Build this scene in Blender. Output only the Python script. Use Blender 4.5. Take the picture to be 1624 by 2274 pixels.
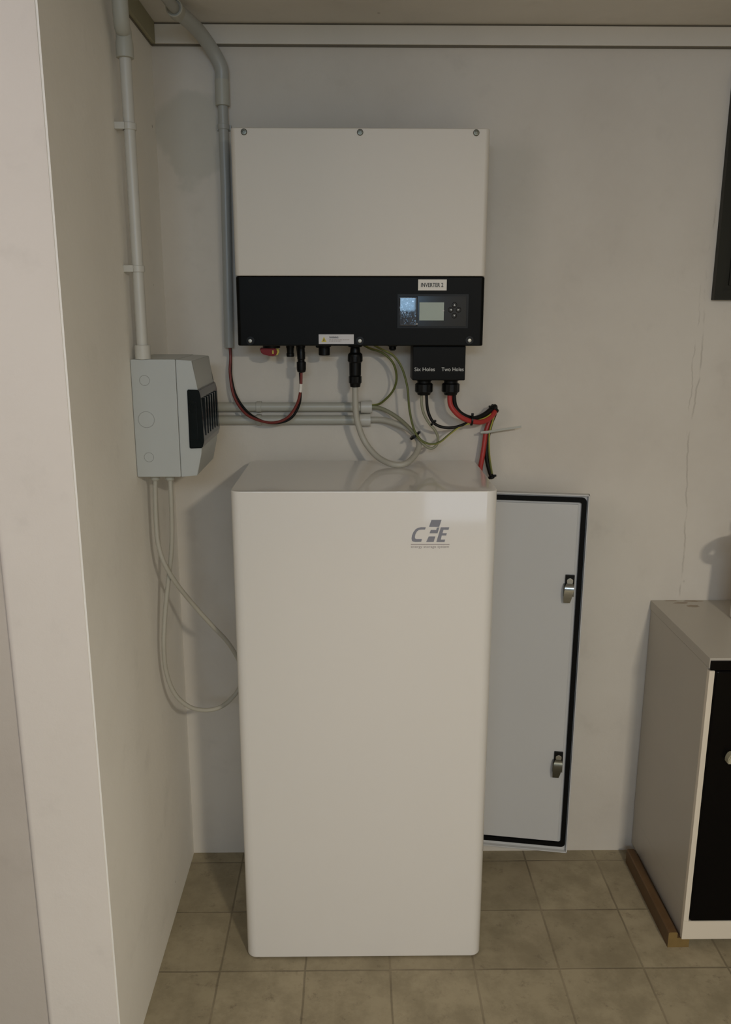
import bpy, bmesh, math, random
from mathutils import Vector, Matrix

random.seed(7)
SC = bpy.context.scene
COL = SC.collection
for o in list(bpy.data.objects):
    bpy.data.objects.remove(o)

# ------------------------------------------------------------------ camera
IW, IH = 1624, 2274
FPX, PITCH, YAW, ROLL = 1862.03, 0.2358, 0.0123, 0.0012
CAM = Vector((0.0, -2.1132, 1.5108))
_fw = Vector((math.sin(YAW) * math.cos(PITCH), math.cos(YAW) * math.cos(PITCH), -math.sin(PITCH)))
_r0 = Vector((math.cos(YAW), -math.sin(YAW), 0))
_u0 = _r0.cross(_fw)
_r = _r0 * math.cos(ROLL) + _u0 * math.sin(ROLL)
_u = -_r0 * math.sin(ROLL) + _u0 * math.cos(ROLL)
cam_d = bpy.data.cameras.new('camera')
cam_d.sensor_fit = 'VERTICAL'
cam_d.sensor_height = 36.0
cam_d.lens = 36.0 * FPX / IH
cam_d.clip_start = 0.02
cam = bpy.data.objects.new('camera', cam_d)
COL.objects.link(cam)
m3 = Matrix((_r, _u, -_fw)).transposed()
cam.matrix_world = Matrix.Translation(CAM) @ m3.to_4x4()
SC.camera = cam

# ------------------------------------------------------------------ world, lights, exposure
world = bpy.data.worlds.new('world')
SC.world = world
world.use_nodes = True
world.node_tree.nodes['Background'].inputs[0].default_value = (0.55, 0.68, 0.9, 1)
world.node_tree.nodes['Background'].inputs[1].default_value = 0.3
SC.view_settings.view_transform = 'Standard'
SC.view_settings.look = 'None'
SC.view_settings.exposure = -0.07
SC.view_settings.gamma = 1.0
SC.view_settings.use_curve_mapping = False
SC.cycles.max_bounces = 10
SC.cycles.diffuse_bounces = 6


def area(name, loc, target, sx, sy, power, col):
    d = bpy.data.lights.new(name, 'AREA')
    d.shape = 'RECTANGLE'
    d.size, d.size_y = sx, sy
    d.energy = power
    d.color = col
    o = bpy.data.objects.new(name, d)
    COL.objects.link(o)
    o.location = loc
    o.rotation_euler = (Vector(target) - Vector(loc)).to_track_quat('-Z', 'Y').to_euler()
    return o


# warm downward ceiling lamp behind the photographer, added fill lights at the left side wall and high in the rear wall, two glazed openings in the rear wall
LAMP = (0.98, -3.10, 2.12)
area('lamp_light', (LAMP[0], LAMP[1], LAMP[2] - 0.02), (LAMP[0], LAMP[1] + 0.02, 0.0), 0.18, 0.18, 55, (1.0, 0.915, 0.76))
area('added_side_window_daylight', (-1.46, -1.85, 1.95), (0.0, -1.85, 1.95), 1.0, 0.7, 7.0, (1.0, 0.84, 0.77))  # added unseen fill that brightens the pillar front
area('added_transom_daylight', (-0.2, -4.22, 2.2), (-0.2, 0.0, 2.2), 1.2, 0.35, 19, (0.60, 0.78, 1.0))  # added cool fill from an invented high opening, lifts the shadows
area('door_daylight', (0.71, -4.22, 0.51), (0.71, 0.0, 0.51), 0.48, 0.78, 2.6, (0.80, 0.88, 1.0))
area('rear_window_daylight', (0.34, -4.22, 1.62), (0.34, 0.0, 1.62), 0.16, 0.22, 1.3, (0.42, 0.70, 1.0))


def at(x, y, Y):
    """point on the plane y = Y seen at photo pixel (x, y)"""
    d = _fw + _r * ((x - IW / 2) / FPX) - _u * ((y - IH / 2) / FPX)
    return CAM + d * ((Y - CAM.y) / d.y)


def atx(x, y, X):
    d = _fw + _r * ((x - IW / 2) / FPX) - _u * ((y - IH / 2) / FPX)
    return CAM + d * ((X - CAM.x) / d.x)


# ------------------------------------------------------------------ helpers: materials
def mat(name, col, rough=0.5, metal=0.0, noise=0.0, nscale=12.0, bump=0.0, bscale=200.0, spec=0.5, coat=0.0, col2=None):
    m = bpy.data.materials.new(name)
    m.use_nodes = True
    nt = m.node_tree
    b = nt.nodes['Principled BSDF']
    b.inputs['Roughness'].default_value = rough
    b.inputs['Metallic'].default_value = metal
    b.inputs['Specular IOR Level'].default_value = spec
    b.inputs['Coat Weight'].default_value = coat
    c = tuple(col) + (1,)
    tc = nt.nodes.new('ShaderNodeTexCoord')
    n = nt.nodes.new('ShaderNodeTexNoise')
    n.inputs['Scale'].default_value = nscale
    n.inputs['Detail'].default_value = 5
    nt.links.new(tc.outputs['Object'], n.inputs['Vector'])
    mx = nt.nodes.new('ShaderNodeMix')
    mx.data_type = 'RGBA'
    c2 = tuple(col2) + (1,) if col2 else tuple(v * (1 - noise) for v in col) + (1,)
    mx.inputs['A'].default_value = c
    mx.inputs['B'].default_value = c2
    nt.links.new(n.outputs['Fac'], mx.inputs['Factor'])
    nt.links.new(mx.outputs['Result'], b.inputs['Base Color'])
    if bump > 0:
        n2 = nt.nodes.new('ShaderNodeTexNoise')
        n2.inputs['Scale'].default_value = bscale
        n2.inputs['Detail'].default_value = 3
        nt.links.new(tc.outputs['Object'], n2.inputs['Vector'])
        bp = nt.nodes.new('ShaderNodeBump')
        bp.inputs['Strength'].default_value = bump
        bp.inputs['Distance'].default_value = 0.002
        nt.links.new(n2.outputs['Fac'], bp.inputs['Height'])
        nt.links.new(bp.outputs['Normal'], b.inputs['Normal'])
    return m


class NB:
    """tiny node-tree helper"""
    def __init__(self, m):
        self.nt = m.node_tree

    def node(self, t, **kw):
        n = self.nt.nodes.new(t)
        for k, v in kw.items():
            setattr(n, k, v)
        return n

    def link(self, a, b):
        self.nt.links.new(a, b)

    def math(self, op, a, b=None, c=None, clamp=False):
        n = self.node('ShaderNodeMath', operation=op, use_clamp=clamp)
        for i, v in enumerate((a, b, c)):
            if v is None:
                continue
            if isinstance(v, (int, float)):
                n.inputs[i].default_value = v
            else:
                self.link(v, n.inputs[i])
        return n.outputs[0]

    def smooth(self, v, a, b):
        n = self.node('ShaderNodeMapRange', interpolation_type='SMOOTHSTEP')
        self.link(v, n.inputs[0])
        n.inputs[1].default_value = a
        n.inputs[2].default_value = b
        return n.outputs[0]

    def noise(self, vec, scale, detail=4, rough=0.5):
        n = self.node('ShaderNodeTexNoise')
        n.inputs['Scale'].default_value = scale
        n.inputs['Detail'].default_value = detail
        n.inputs['Roughness'].default_value = rough
        self.link(vec, n.inputs['Vector'])
        return n.outputs['Fac']

    def mix(self, f, a, b):
        n = self.node('ShaderNodeMix', data_type='RGBA')
        for s, v in (('Factor', f), ('A', a), ('B', b)):
            if isinstance(v, (int, float)):
                n.inputs[s].default_value = v
            elif isinstance(v, tuple):
                n.inputs[s].default_value = v + (1,)
            else:
                self.link(v, n.inputs[s])
        return n.outputs['Result']


def wall_mat(name, base, dirt, patch=False, crack=False, seed=0.0):
    m = bpy.data.materials.new(name)
    m.use_nodes = True
    q = NB(m)
    b = m.node_tree.nodes['Principled BSDF']
    b.inputs['Roughness'].default_value = 0.85
    b.inputs['Specular IOR Level'].default_value = 0.25
    geo = q.node('ShaderNodeNewGeometry')
    mp = q.node('ShaderNodeMapping')
    mp.inputs['Location'].default_value = (seed, seed * 2, seed * 3)
    q.link(geo.outputs['Position'], mp.inputs['Vector'])
    P = mp.outputs['Vector']
    n1 = q.noise(P, 2.2, 5, 0.6)
    c = q.mix(q.smooth(n1, 0.35, 0.75), base, dirt)
    n2 = q.noise(P, 9.0, 5, 0.6)
    c = q.mix(q.math('MULTIPLY', q.smooth(n2, 0.56, 0.78), 0.35), c, tuple(v * 0.82 for v in dirt))
    # scattered specks
    vor = q.node('ShaderNodeTexVoronoi')
    vor.inputs['Scale'].default_value = 8.0
    q.link(P, vor.inputs['Vector'])
    sp = q.math('SUBTRACT', 1.0, q.smooth(vor.outputs['Distance'], 0.016, 0.04))
    gate = q.smooth(q.noise(P, 5.1, 2), 0.46, 0.56)
    c = q.mix(q.math('MULTIPLY', q.math('MULTIPLY', sp, gate), 0.75), c, (0.16, 0.13, 0.10))
    sep = q.node('ShaderNodeSeparateXYZ')
    q.link(geo.outputs['Position'], sep.inputs[0])
    X, Z = sep.outputs[0], sep.outputs[2]
    if patch:
        # trowelled grey plaster repair, irregular outline
        w = q.node('ShaderNodeTexNoise')
        w.inputs['Scale'].default_value = 9.0
        w.inputs['Detail'].default_value = 4
        q.link(geo.outputs['Position'], w.inputs['Vector'])
        wob = q.math('MULTIPLY', q.math('SUBTRACT', w.outputs['Fac'], 0.5), 0.16)
        dx = q.math('DIVIDE', q.math('ADD', q.math('SUBTRACT', X, -0.375), wob), 0.085)
        dz = q.math('DIVIDE', q.math('ADD', q.math('SUBTRACT', Z, 1.90), wob), 0.10)
        r2 = q.math('ADD', q.math('POWER', q.math('ABSOLUTE', dx), 3.0), q.math('POWER', q.math('ABSOLUTE', dz), 3.0))
        msk = q.math('SUBTRACT', 1.0, q.smooth(r2, 0.6, 1.2))
        c = q.mix(q.math('MULTIPLY', msk, 0.4), c, (0.43, 0.425, 0.36))
    if crack:
        for x0, z0, z1, amp, wd, st, sc in ((0.86, 0.76, 1.80, 0.06, 0.0020, 0.34, 3.0), (0.845, 1.2, 1.62, 0.04, 0.0014, 0.3, 7.0)):
            cx = q.node('ShaderNodeCombineXYZ')
            q.link(Z, cx.inputs[2])
            cx.inputs[0].default_value = x0 * 10
            wv = q.noise(cx.outputs[0], sc, 8, 0.62)
            off = q.math('MULTIPLY', q.math('SUBTRACT', wv, 0.5), amp)
            d = q.math('ABSOLUTE', q.math('SUBTRACT', q.math('SUBTRACT', X, x0), off))
            ln = q.math('SUBTRACT', 1.0, q.smooth(d, wd * 0.3, wd * 1.6))
            rng = q.math('MULTIPLY', q.smooth(Z, z0 - 0.02, z0 + 0.04), q.math('SUBTRACT', 1.0, q.smooth(Z, z1 - 0.1, z1)))
            brk = q.smooth(q.noise(P, 16, 2), 0.40, 0.58)
            c = q.mix(q.math('MULTIPLY', q.math('MULTIPLY', ln, rng), q.math('MULTIPLY', brk, st)), c, (0.25, 0.21, 0.17))
    q.link(c, b.inputs['Base Color'])
    n3 = q.noise(P, 38, 6, 0.65)
    n4 = q.noise(P, 5, 3, 0.5)
    h = q.math('ADD', q.math('MULTIPLY', n3, 0.3), n4)
    bp = q.node('ShaderNodeBump')
    bp.inputs['Strength'].default_value = 0.25
    bp.inputs['Distance'].default_value = 0.01
    q.link(h, bp.inputs['Height'])
    q.link(bp.outputs['Normal'], b.inputs['Normal'])
    return m


def floor_mat():
    m = bpy.data.materials.new('floor_tiles')
    m.use_nodes = True
    q = NB(m)
    b = m.node_tree.nodes['Principled BSDF']
    geo = q.node('ShaderNodeNewGeometry')
    P = geo.outputs['Position']
    sep = q.node('ShaderNodeSeparateXYZ')
    q.link(P, sep.inputs[0])
    wob = q.math('MULTIPLY', q.math('SUBTRACT', q.noise(P, 14, 3), 0.5), 0.003)
    u = q.math('DIVIDE', q.math('ADD', q.math('SUBTRACT', sep.outputs[0], 0.0796), wob), 0.2)
    v = q.math('DIVIDE', q.math('ADD', q.math('SUBTRACT', sep.outputs[1], -0.2447), wob), 0.2)
    eu = q.math('ABSOLUTE', q.math('SUBTRACT', q.math('FRACT', q.math('ADD', u, 0.5)), 0.5))
    ev = q.math('ABSOLUTE', q.math('SUBTRACT', q.math('FRACT', q.math('ADD', v, 0.5)), 0.5))
    e = q.math('MINIMUM', eu, ev)
    line = q.math('SUBTRACT', 1.0, q.smooth(e, 0.005, 0.017))
    cid = q.node('ShaderNodeCombineXYZ')
    q.link(q.math('FLOOR', u), cid.inputs[0])
    q.link(q.math('FLOOR', v), cid.inputs[1])
    wn = q.node('ShaderNodeTexWhiteNoise', noise_dimensions='2D')
    q.link(cid.outputs[0], wn.inputs['Vector'])
    c = q.mix(q.smooth(q.noise(P, 9, 7, 0.7), 0.36, 0.66), (0.385, 0.325, 0.215), (0.275, 0.23, 0.148))
    c = q.mix(q.math('MULTIPLY', wn.outputs['Value'], 0.30), c, (0.19, 0.155, 0.095))
    c = q.mix(q.math('MULTIPLY', q.smooth(q.noise(P, 28, 6, 0.75), 0.55, 0.72), 0.55), c, (0.13, 0.10, 0.065))
    c = q.mix(q.math('MULTIPLY', q.smooth(q.noise(P, 3.0, 4, 0.6), 0.55, 0.75), 0.35), c, (0.36, 0.29, 0.20))
    gl = q.mix(q.smooth(q.noise(P, 5, 3), 0.42, 0.62), (0.085, 0.066, 0.042), (0.22, 0.175, 0.115))
    c = q.mix(q.math('MULTIPLY', q.math('MULTIPLY', line, q.math('ADD', 0.55, q.math('MULTIPLY', q.noise(P, 6, 3), 0.7))), 0.58), c, gl)
    q.link(c, b.inputs['Base Color'])
    q.link(q.math('ADD', 0.48, q.math('MULTIPLY', q.noise(P, 10, 4), 0.25)), b.inputs['Roughness'])
    b.inputs['Specular IOR Level'].default_value = 0.35
    h = q.math('SUBTRACT', q.math('MULTIPLY', q.noise(P, 30, 4), 0.25), line)
    bp = q.node('ShaderNodeBump')
    bp.inputs['Strength'].default_value = 0.5
    bp.inputs['Distance'].default_value = 0.0015
    q.link(h, bp.inputs['Height'])
    q.link(bp.outputs['Normal'], b.inputs['Normal'])
    return m


M = {}
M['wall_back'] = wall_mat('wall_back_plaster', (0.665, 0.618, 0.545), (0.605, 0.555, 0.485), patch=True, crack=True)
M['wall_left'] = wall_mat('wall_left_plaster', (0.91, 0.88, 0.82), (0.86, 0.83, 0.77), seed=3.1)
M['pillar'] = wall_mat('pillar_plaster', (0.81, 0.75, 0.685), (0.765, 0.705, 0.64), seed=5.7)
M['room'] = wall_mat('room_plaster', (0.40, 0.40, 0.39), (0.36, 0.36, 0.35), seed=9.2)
M['far'] = wall_mat('dull_shade_plaster', (0.58, 0.525, 0.465), (0.52, 0.465, 0.41), seed=6.3)  # dimmer light on the far-left wall put into a darker colour
M['ceiling'] = wall_mat('ceiling_plaster', (0.74, 0.71, 0.66), (0.66, 0.63, 0.58), seed=1.7)
M['floor'] = floor_mat()
M['trim'] = mat('trim_paint', (0.74, 0.70, 0.62), 0.6, noise=0.12, nscale=6)
M['trim_olive'] = mat('trim_olive_paint', (0.36, 0.335, 0.215), 0.6, noise=0.25, nscale=8)
M['gap_shade'] = mat('gap_shade_paint', (0.17, 0.15, 0.11), 0.9, noise=0.2)  # dark tone painted in for the shadow lines along the trims
M['wood_dark'] = mat('dark_window_wood', (0.016, 0.0155, 0.008), 0.45, spec=0.3, noise=0.45, nscale=25)
M['glass_dark'] = mat('dark_glass', (0.006, 0.006, 0.006), 0.08)
M['inv_white'] = mat('inverter_white_paint', (0.72, 0.665, 0.58), 0.45, noise=0.03, nscale=3, bump=0.05, bscale=500)
M['inv_black'] = mat('inverter_black_paint', (0.0045, 0.0045, 0.0035), 0.42, noise=0.15, nscale=8, bump=0.03, bscale=600, spec=0.10)
M['alu'] = mat('grey_aluminium', (0.25, 0.25, 0.24), 0.45, metal=0.7, noise=0.1)
M['black'] = mat('black_plastic', (0.0055, 0.0055, 0.005), 0.36, noise=0.2, spec=0.2)
M['black_gloss'] = mat('black_gloss_plastic', (0.012, 0.012, 0.012), 0.14, noise=0.1, spec=0.4)
M['rubber'] = mat('black_rubber', (0.004, 0.004, 0.004), 0.6, noise=0.2, bump=0.3, bscale=150, spec=0.12)
M['bat_white'] = mat('cabinet_white_gloss', (0.775, 0.74, 0.69), 0.30, noise=0.02, nscale=2, spec=0.4, coat=1.0)
M['bat_white'].node_tree.nodes['Principled BSDF'].inputs['Coat Roughness'].default_value = 0.06
M['door_inner'] = mat('door_grey_white', (0.56, 0.555, 0.545), 0.42, noise=0.05, nscale=4)
M['steel'] = mat('screw_steel', (0.45, 0.43, 0.37), 0.42, metal=1.0, noise=0.15, nscale=60)
M['dull_steel'] = mat('dull_steel', (0.16, 0.155, 0.12), 0.35, metal=0.8, noise=0.2, nscale=60)
M['chrome'] = mat('chrome', (0.42, 0.43, 0.42), 0.14, metal=1.0, noise=0.05)
M['sticker'] = mat('white_sticker', (0.80, 0.76, 0.68), 0.5, noise=0.04)
M['sticker_grey'] = mat('grey_white_sticker', (0.62, 0.60, 0.60), 0.5, noise=0.05)
M['ink'] = mat('black_ink', (0.03, 0.03, 0.025), 0.6)
M['ink_white'] = mat('white_ink', (0.60, 0.60, 0.57), 0.6)
M['ink_logo'] = mat('grey_blue_ink', (0.235, 0.235, 0.27), 0.45, noise=0.06)
M['ink_text'] = mat('grey_brown_ink', (0.40, 0.35, 0.33), 0.5)
M['yellow'] = mat('warning_yellow', (0.62, 0.50, 0.06), 0.5, noise=0.1)
M['red'] = mat('red_plastic', (0.23, 0.012, 0.010), 0.4, noise=0.2, spec=0.25)
M['lcd'] = mat('lcd_grey_green', (0.36, 0.41, 0.34), 0.35, noise=0.05)
M['pvc'] = mat('grey_pvc', (0.46, 0.45, 0.385), 0.38, noise=0.1, nscale=9)
M['pvc_light'] = mat('light_grey_pvc', (0.58, 0.56, 0.50), 0.38, noise=0.08, nscale=9)
M['pvc_cool'] = mat('cool_grey_pvc', (0.40, 0.40, 0.365), 0.36, noise=0.08, nscale=9)
M['box_grey'] = mat('box_grey_plastic', (0.47, 0.485, 0.465), 0.42, noise=0.05, nscale=5)
M['box_line'] = mat('knockout_groove', (0.30, 0.30, 0.28), 0.6, noise=0.1)
M['smoke'] = mat('smoked_plastic', (0.006, 0.010, 0.011), 0.14, noise=0.4, nscale=20, spec=0.25)
M['cab_grey'] = mat('cable_light_grey', (0.45, 0.425, 0.355), 0.42, noise=0.1, nscale=20)
M['cab_thin'] = mat('cable_grey_green', (0.27, 0.262, 0.175), 0.45, noise=0.15, nscale=20)
M['cab_red'] = mat('cable_red', (0.42, 0.035, 0.03), 0.38, noise=0.2, nscale=20)
M['cab_darkred'] = mat('cable_dark_red', (0.20, 0.028, 0.020), 0.4, noise=0.3, nscale=20)
M['cab_black'] = mat('cable_black', (0.006, 0.0055, 0.005), 0.42, noise=0.2, spec=0.25, nscale=20)
M['zip_white'] = mat('zip_tie_white', (0.42, 0.42, 0.37), 0.4, noise=0.05)
M['appl_white'] = mat('appliance_white', (0.50, 0.46, 0.39), 0.38, noise=0.10, nscale=6)
M['appl_trim'] = mat('appliance_cream', (0.76, 0.68, 0.56), 0.4, noise=0.06)
M['appl_black'] = mat('appliance_black', (0.003, 0.0025, 0.0025), 0.22, noise=0.2, spec=0.12)
M['batten'] = mat('varnished_wood', (0.14, 0.074, 0.028), 0.45, noise=0.45, nscale=30)
M['batten_end'] = mat('wood_end_grain', (0.24, 0.155, 0.05), 0.6, noise=0.3, nscale=60)
M['jug'] = mat('white_plastic_jug', (0.75, 0.72, 0.66), 0.35, noise=0.05)
M['brass'] = mat('handle_grey', (0.42, 0.39, 0.27), 0.45, noise=0.1)


def earth_mat():
    m = bpy.data.materials.new('cable_yellow_green')
    m.use_nodes = True
    q = NB(m)
    b = m.node_tree.nodes['Principled BSDF']
    b.inputs['Roughness'].default_value = 0.45
    at_ = q.node('ShaderNodeAttribute', attribute_name='around')
    f = q.smooth(at_.outputs['Fac'], 0.52, 0.58)
    q.link(q.mix(f, (0.10, 0.115, 0.024), (0.40, 0.36, 0.05)), b.inputs['Base Color'])
    return m


M['cab_earth'] = earth_mat()


def film_mat():
    m = bpy.data.materials.new('crinkled_film')
    m.use_nodes = True
    q = NB(m)
    b = m.node_tree.nodes['Principled BSDF']
    b.inputs['Base Color'].default_value = (0.02, 0.025, 0.035, 1)
    b.inputs['Roughness'].default_value = 0.07
    b.inputs['Coat Weight'].default_value = 1.0
    geo = q.node('ShaderNodeNewGeometry')
    n = q.noise(geo.outputs['Position'], 42, 3, 0.5)
    bp = q.node('ShaderNodeBump')
    bp.inputs['Strength'].default_value = 0.6
    bp.inputs['Distance'].default_value = 0.004
    q.link(n, bp.inputs['Height'])
    q.link(bp.outputs['Normal'], b.inputs['Normal'])
    return m


M['film'] = film_mat()

# ------------------------------------------------------------------ helpers: geometry
def obj(name, bm, m, parent=None, smooth=30, mats=None):
    me = bpy.data.meshes.new(name)
    bmesh.ops.recalc_face_normals(bm, faces=bm.faces)
    bm.to_mesh(me)
    bm.free()
    for mm in (mats or [m]):
        me.materials.append(mm)
    if smooth:
        for p in me.polygons:
            p.use_smooth = True
        me.set_sharp_from_angle(angle=math.radians(smooth))
    o = bpy.data.objects.new(name, me)
    if smooth:
        wn = o.modifiers.new('even_faces', 'WEIGHTED_NORMAL')
        wn.keep_sharp = True
        wn.weight = 100
    COL.objects.link(o)
    if parent:
        o.parent = parent
    return o


def thing(name, label, cat, loc=(0, 0, 0), rotz=0.0, group=None):
    o = bpy.data.objects.new(name, None)
    COL.objects.link(o)
    o.empty_display_size = 0.05
    o.location = loc
    o.rotation_euler = (0, 0, rotz)
    o['label'] = label
    o['category'] = cat
    if group:
        o['group'] = group
    return o


def tag(o, label, cat, group=None):
    o['label'] = label
    o['category'] = cat
    if group:
        o['group'] = group
    return o


def struct(name, bm, m, smooth=30, mats=None):
    o = obj(name, bm, m, None, smooth, mats)
    o['kind'] = 'structure'
    return o


def box(bm, x0, x1, y0, y1, z0, z1, bev=0.0, seg=2, vert=0.0, vseg=5, mi=0):
    """axis aligned box; vert = radius of its upright edges, bev = radius of every other edge"""
    n0 = len(bm.faces)
    vs = [bm.verts.new((x, y, z)) for x in (x0, x1) for y in (y0, y1) for z in (z0, z1)]
    idx = [(0, 1, 3, 2), (4, 6, 7, 5), (0, 4, 5, 1), (2, 3, 7, 6), (0, 2, 6, 4), (1, 5, 7, 3)]
    fs = [bm.faces.new([vs[i] for i in f]) for f in idx]
    for f in fs:
        f.material_index = mi
    if vert > 0:
        es = [e for e in set(e for f in fs for e in f.edges) if abs(e.verts[0].co.z - e.verts[1].co.z) > 1e-7]
        r = bmesh.ops.bevel(bm, geom=es, offset=vert, segments=vseg, profile=0.5, affect='EDGES')
        if bev > 0:
            allv = set(r['verts'])
            es = [e for e in bm.edges if abs(e.verts[0].co.z - e.verts[1].co.z) < 1e-7 and
                  len(e.link_faces) == 2 and abs(e.calc_face_angle(0)) > 1.2 and
                  x0 - 1e-6 <= min(v.co.x for v in e.verts) and max(v.co.x for v in e.verts) <= x1 + 1e-6 and
                  (abs(e.verts[0].co.z - z0) < 1e-7 or abs(e.verts[0].co.z - z1) < 1e-7) and e.verts[0] in allv | set(vs)]
            bmesh.ops.bevel(bm, geom=es, offset=bev, segments=seg, profile=0.5, affect='EDGES')
    elif bev > 0:
        es = list(set(e for f in fs for e in f.edges))
        bmesh.ops.bevel(bm, geom=es, offset=bev, segments=seg, profile=0.5, affect='EDGES')
    return bm


def nb(*a, **k):
    return box(bmesh.new(), *a, **k)


def prism(bm, pts, axis, a, b, mi=0):
    """polygon pts (2D) extruded from a to b along axis 'x','y' or 'z'"""
    def P(p, t):
        return {'x': (t, p[0], p[1]), 'y': (p[0], t, p[1]), 'z': (p[0], p[1], t)}[axis]
    v0 = [bm.verts.new(P(p, a)) for p in pts]
    v1 = [bm.verts.new(P(p, b)) for p in pts]
    n = len(pts)
    fs = [bm.faces.new(v0), bm.faces.new(v1[::-1])]
    for i in range(n):
        fs.append(bm.faces.new((v0[i], v1[i], v1[(i + 1) % n], v0[(i + 1) % n])))
    for f in fs:
        f.material_index = mi
    return bm


def spline(pts, n=12):
    """centripetal-ish Catmull-Rom through pts"""
    P = [Vector(p) for p in pts]
    P = [P[0] * 2 - P[1]] + P + [P[-1] * 2 - P[-2]]
    out = []
    for i in range(1, len(P) - 2):
        p0, p1, p2, p3 = P[i - 1], P[i], P[i + 1], P[i + 2]
        for k in range(n):
            t = k / n
            out.append(0.5 * ((2 * p1) + (p2 - p0) * t + (2 * p0 - 5 * p1 + 4 * p2 - p3) * t * t + (3 * p1 - p0 - 3 * p2 + p3) * t ** 3))
    out.append(P[-2])
    return out


def tube(bm, path, r, seg=12, caps=True, around=False, twist=0.0):
    """r: number or list of radii along path"""
    path = [Vector(p) for p in path]
    n = len(path)
    rad = r if isinstance(r, (list, tuple)) else [r] * n
    T = [(path[min(i + 1, n - 1)] - path[max(i - 1, 0)]).normalized() for i in range(n)]
    ref = Vector((0, 0, 1)) if abs(T[0].z) < 0.9 else Vector((1, 0, 0))
    N = (ref - T[0] * ref.dot(T[0])).normalized()
    lay = bm.verts.layers.float.get('around') or (bm.verts.layers.float.new('around') if around else None)
    rings = []
    L = 0.0
    for i in range(n):
        if i:
            ax = T[i - 1].cross(T[i])
            if ax.length > 1e-9:
                N = Matrix.Rotation(T[i - 1].angle(T[i]), 3, ax.normalized()) @ N
            N = (N - T[i] * N.dot(T[i])).normalized()
            L += (path[i] - path[i - 1]).length
        B = T[i].cross(N)
        ring = []
        for k in range(seg):
            a = 2 * math.pi * k / seg
            v = bm.verts.new(path[i] + (N * math.cos(a) + B * math.sin(a)) * rad[i])
            if lay is not None:
                v[lay] = 0.5 + 0.5 * math.cos(a + L * twist)
            ring.append(v)
        rings.append(ring)
    for i in range(n - 1):
        for k in range(seg):
            bm.faces.new((rings[i][k], rings[i][(k + 1) % seg], rings[i + 1][(k + 1) % seg], rings[i + 1][k]))
    if caps:
        bm.faces.new(rings[0][::-1])
        bm.faces.new(rings[-1])
    return bm


def lathe(bm, prof, origin, axis=(0, 0, 1), seg=24):
    """prof: list of (distance along axis, radius)"""
    A = Vector(axis).normalized()
    ref = Vector((0, 0, 1)) if abs(A.z) < 0.9 else Vector((1, 0, 0))
    N = (ref - A * ref.dot(A)).normalized()
    B = A.cross(N)
    O = Vector(origin)
    rings = []
    for d, r in prof:
        rings.append([bm.verts.new(O + A * d + (N * math.cos(2 * math.pi * k / seg) + B * math.sin(2 * math.pi * k / seg)) * max(r, 1e-5)) for k in range(seg)])
    for i in range(len(rings) - 1):
        for k in range(seg):
            bm.faces.new((rings[i][k], rings[i][(k + 1) % seg], rings[i + 1][(k + 1) % seg], rings[i + 1][k]))
    bm.faces.new(rings[0][::-1])
    bm.faces.new(rings[-1])
    return bm


def ribbed(bm, origin, axis, d0, d1, r, ribs=16, depth=0.06):
    """cylinder with finger-grip ribs"""
    A = Vector(axis).normalized()
    ref = Vector((0, 0, 1)) if abs(A.z) < 0.9 else Vector((1, 0, 0))
    N = (ref - A * ref.dot(A)).normalized()
    B = A.cross(N)
    O = Vector(origin)
    seg = ribs * 2
    rr = []
    e = (d1 - d0) * 0.12
    for d, s in ((d0, 0.86), (d0 + e, 1.0), (d1 - e, 1.0), (d1, 0.86)):
        rr.append([bm.verts.new(O + A * d + (N * math.cos(2 * math.pi * k / seg) + B * math.sin(2 * math.pi * k / seg)) * r * s * (1 - (depth if k % 2 else 0))) for k in range(seg)])
    for i in range(3):
        for k in range(seg):
            bm.faces.new((rr[i][k], rr[i][(k + 1) % seg], rr[i + 1][(k + 1) % seg], rr[i + 1][k]))
    bm.faces.new(rr[0][::-1])
    bm.faces.new(rr[-1])
    return bm


def text(name, s, x0, x1, zc, y, m, parent, height=None, bold=0.0):
    """flat lettering on a y = const face, fitted between x0 and x1, centred on zc"""
    cu = bpy.data.curves.new(name, 'FONT')
    cu.body = s
    cu.extrude = 0.0002
    cu.offset = bold
    tmp = bpy.data.objects.new(name, cu)
    COL.objects.link(tmp)
    dg = bpy.context.evaluated_depsgraph_get()
    me = bpy.data.meshes.new_from_object(tmp.evaluated_get(dg))
    bpy.data.objects.remove(tmp)
    xs = [v.co.x for v in me.vertices]
    ys = [v.co.y for v in me.vertices]
    sx = (x1 - x0) / (max(xs) - min(xs))
    sy = height / (max(ys) - min(ys)) if height else sx
    cx, cy = min(xs), (max(ys) + min(ys)) / 2
    for v in me.vertices:
        v.co = Vector((x0 + (v.co.x - cx) * sx, y - v.co.z, zc + (v.co.y - cy) * sy))
    me.materials.clear()
    me.materials.append(m)
    o = bpy.data.objects.new(name, me)
    COL.objects.link(o)
    if parent:
        o.parent = parent
    return o


def screw(parent, x, y, z, r, m, name='screw'):
    b = lathe(bmesh.new(), [(0.0, r), (0.0012, r), (0.0022, r * 0.8), (0.0024, r * 0.45), (0.0012, r * 0.4)], (x, y, z), (0, -1, 0), 16)
    return obj(name, b, m, parent)


# ------------------------------------------------------------------ the setting
CEIL = 2.1445
XL = -0.464          # niche side wall
YP = -0.742          # front face of the pillar
b = bmesh.new()
box(b, -2.2, 3.0, -4.4, 0.25, -0.1, 0.0)
struct('floor', b, M['floor'], 0)
struct('wall_back', nb(XL - 0.25, 3.0, 0.0, 0.2, 0.0, 2.6), M['wall_back'], 0)
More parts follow.
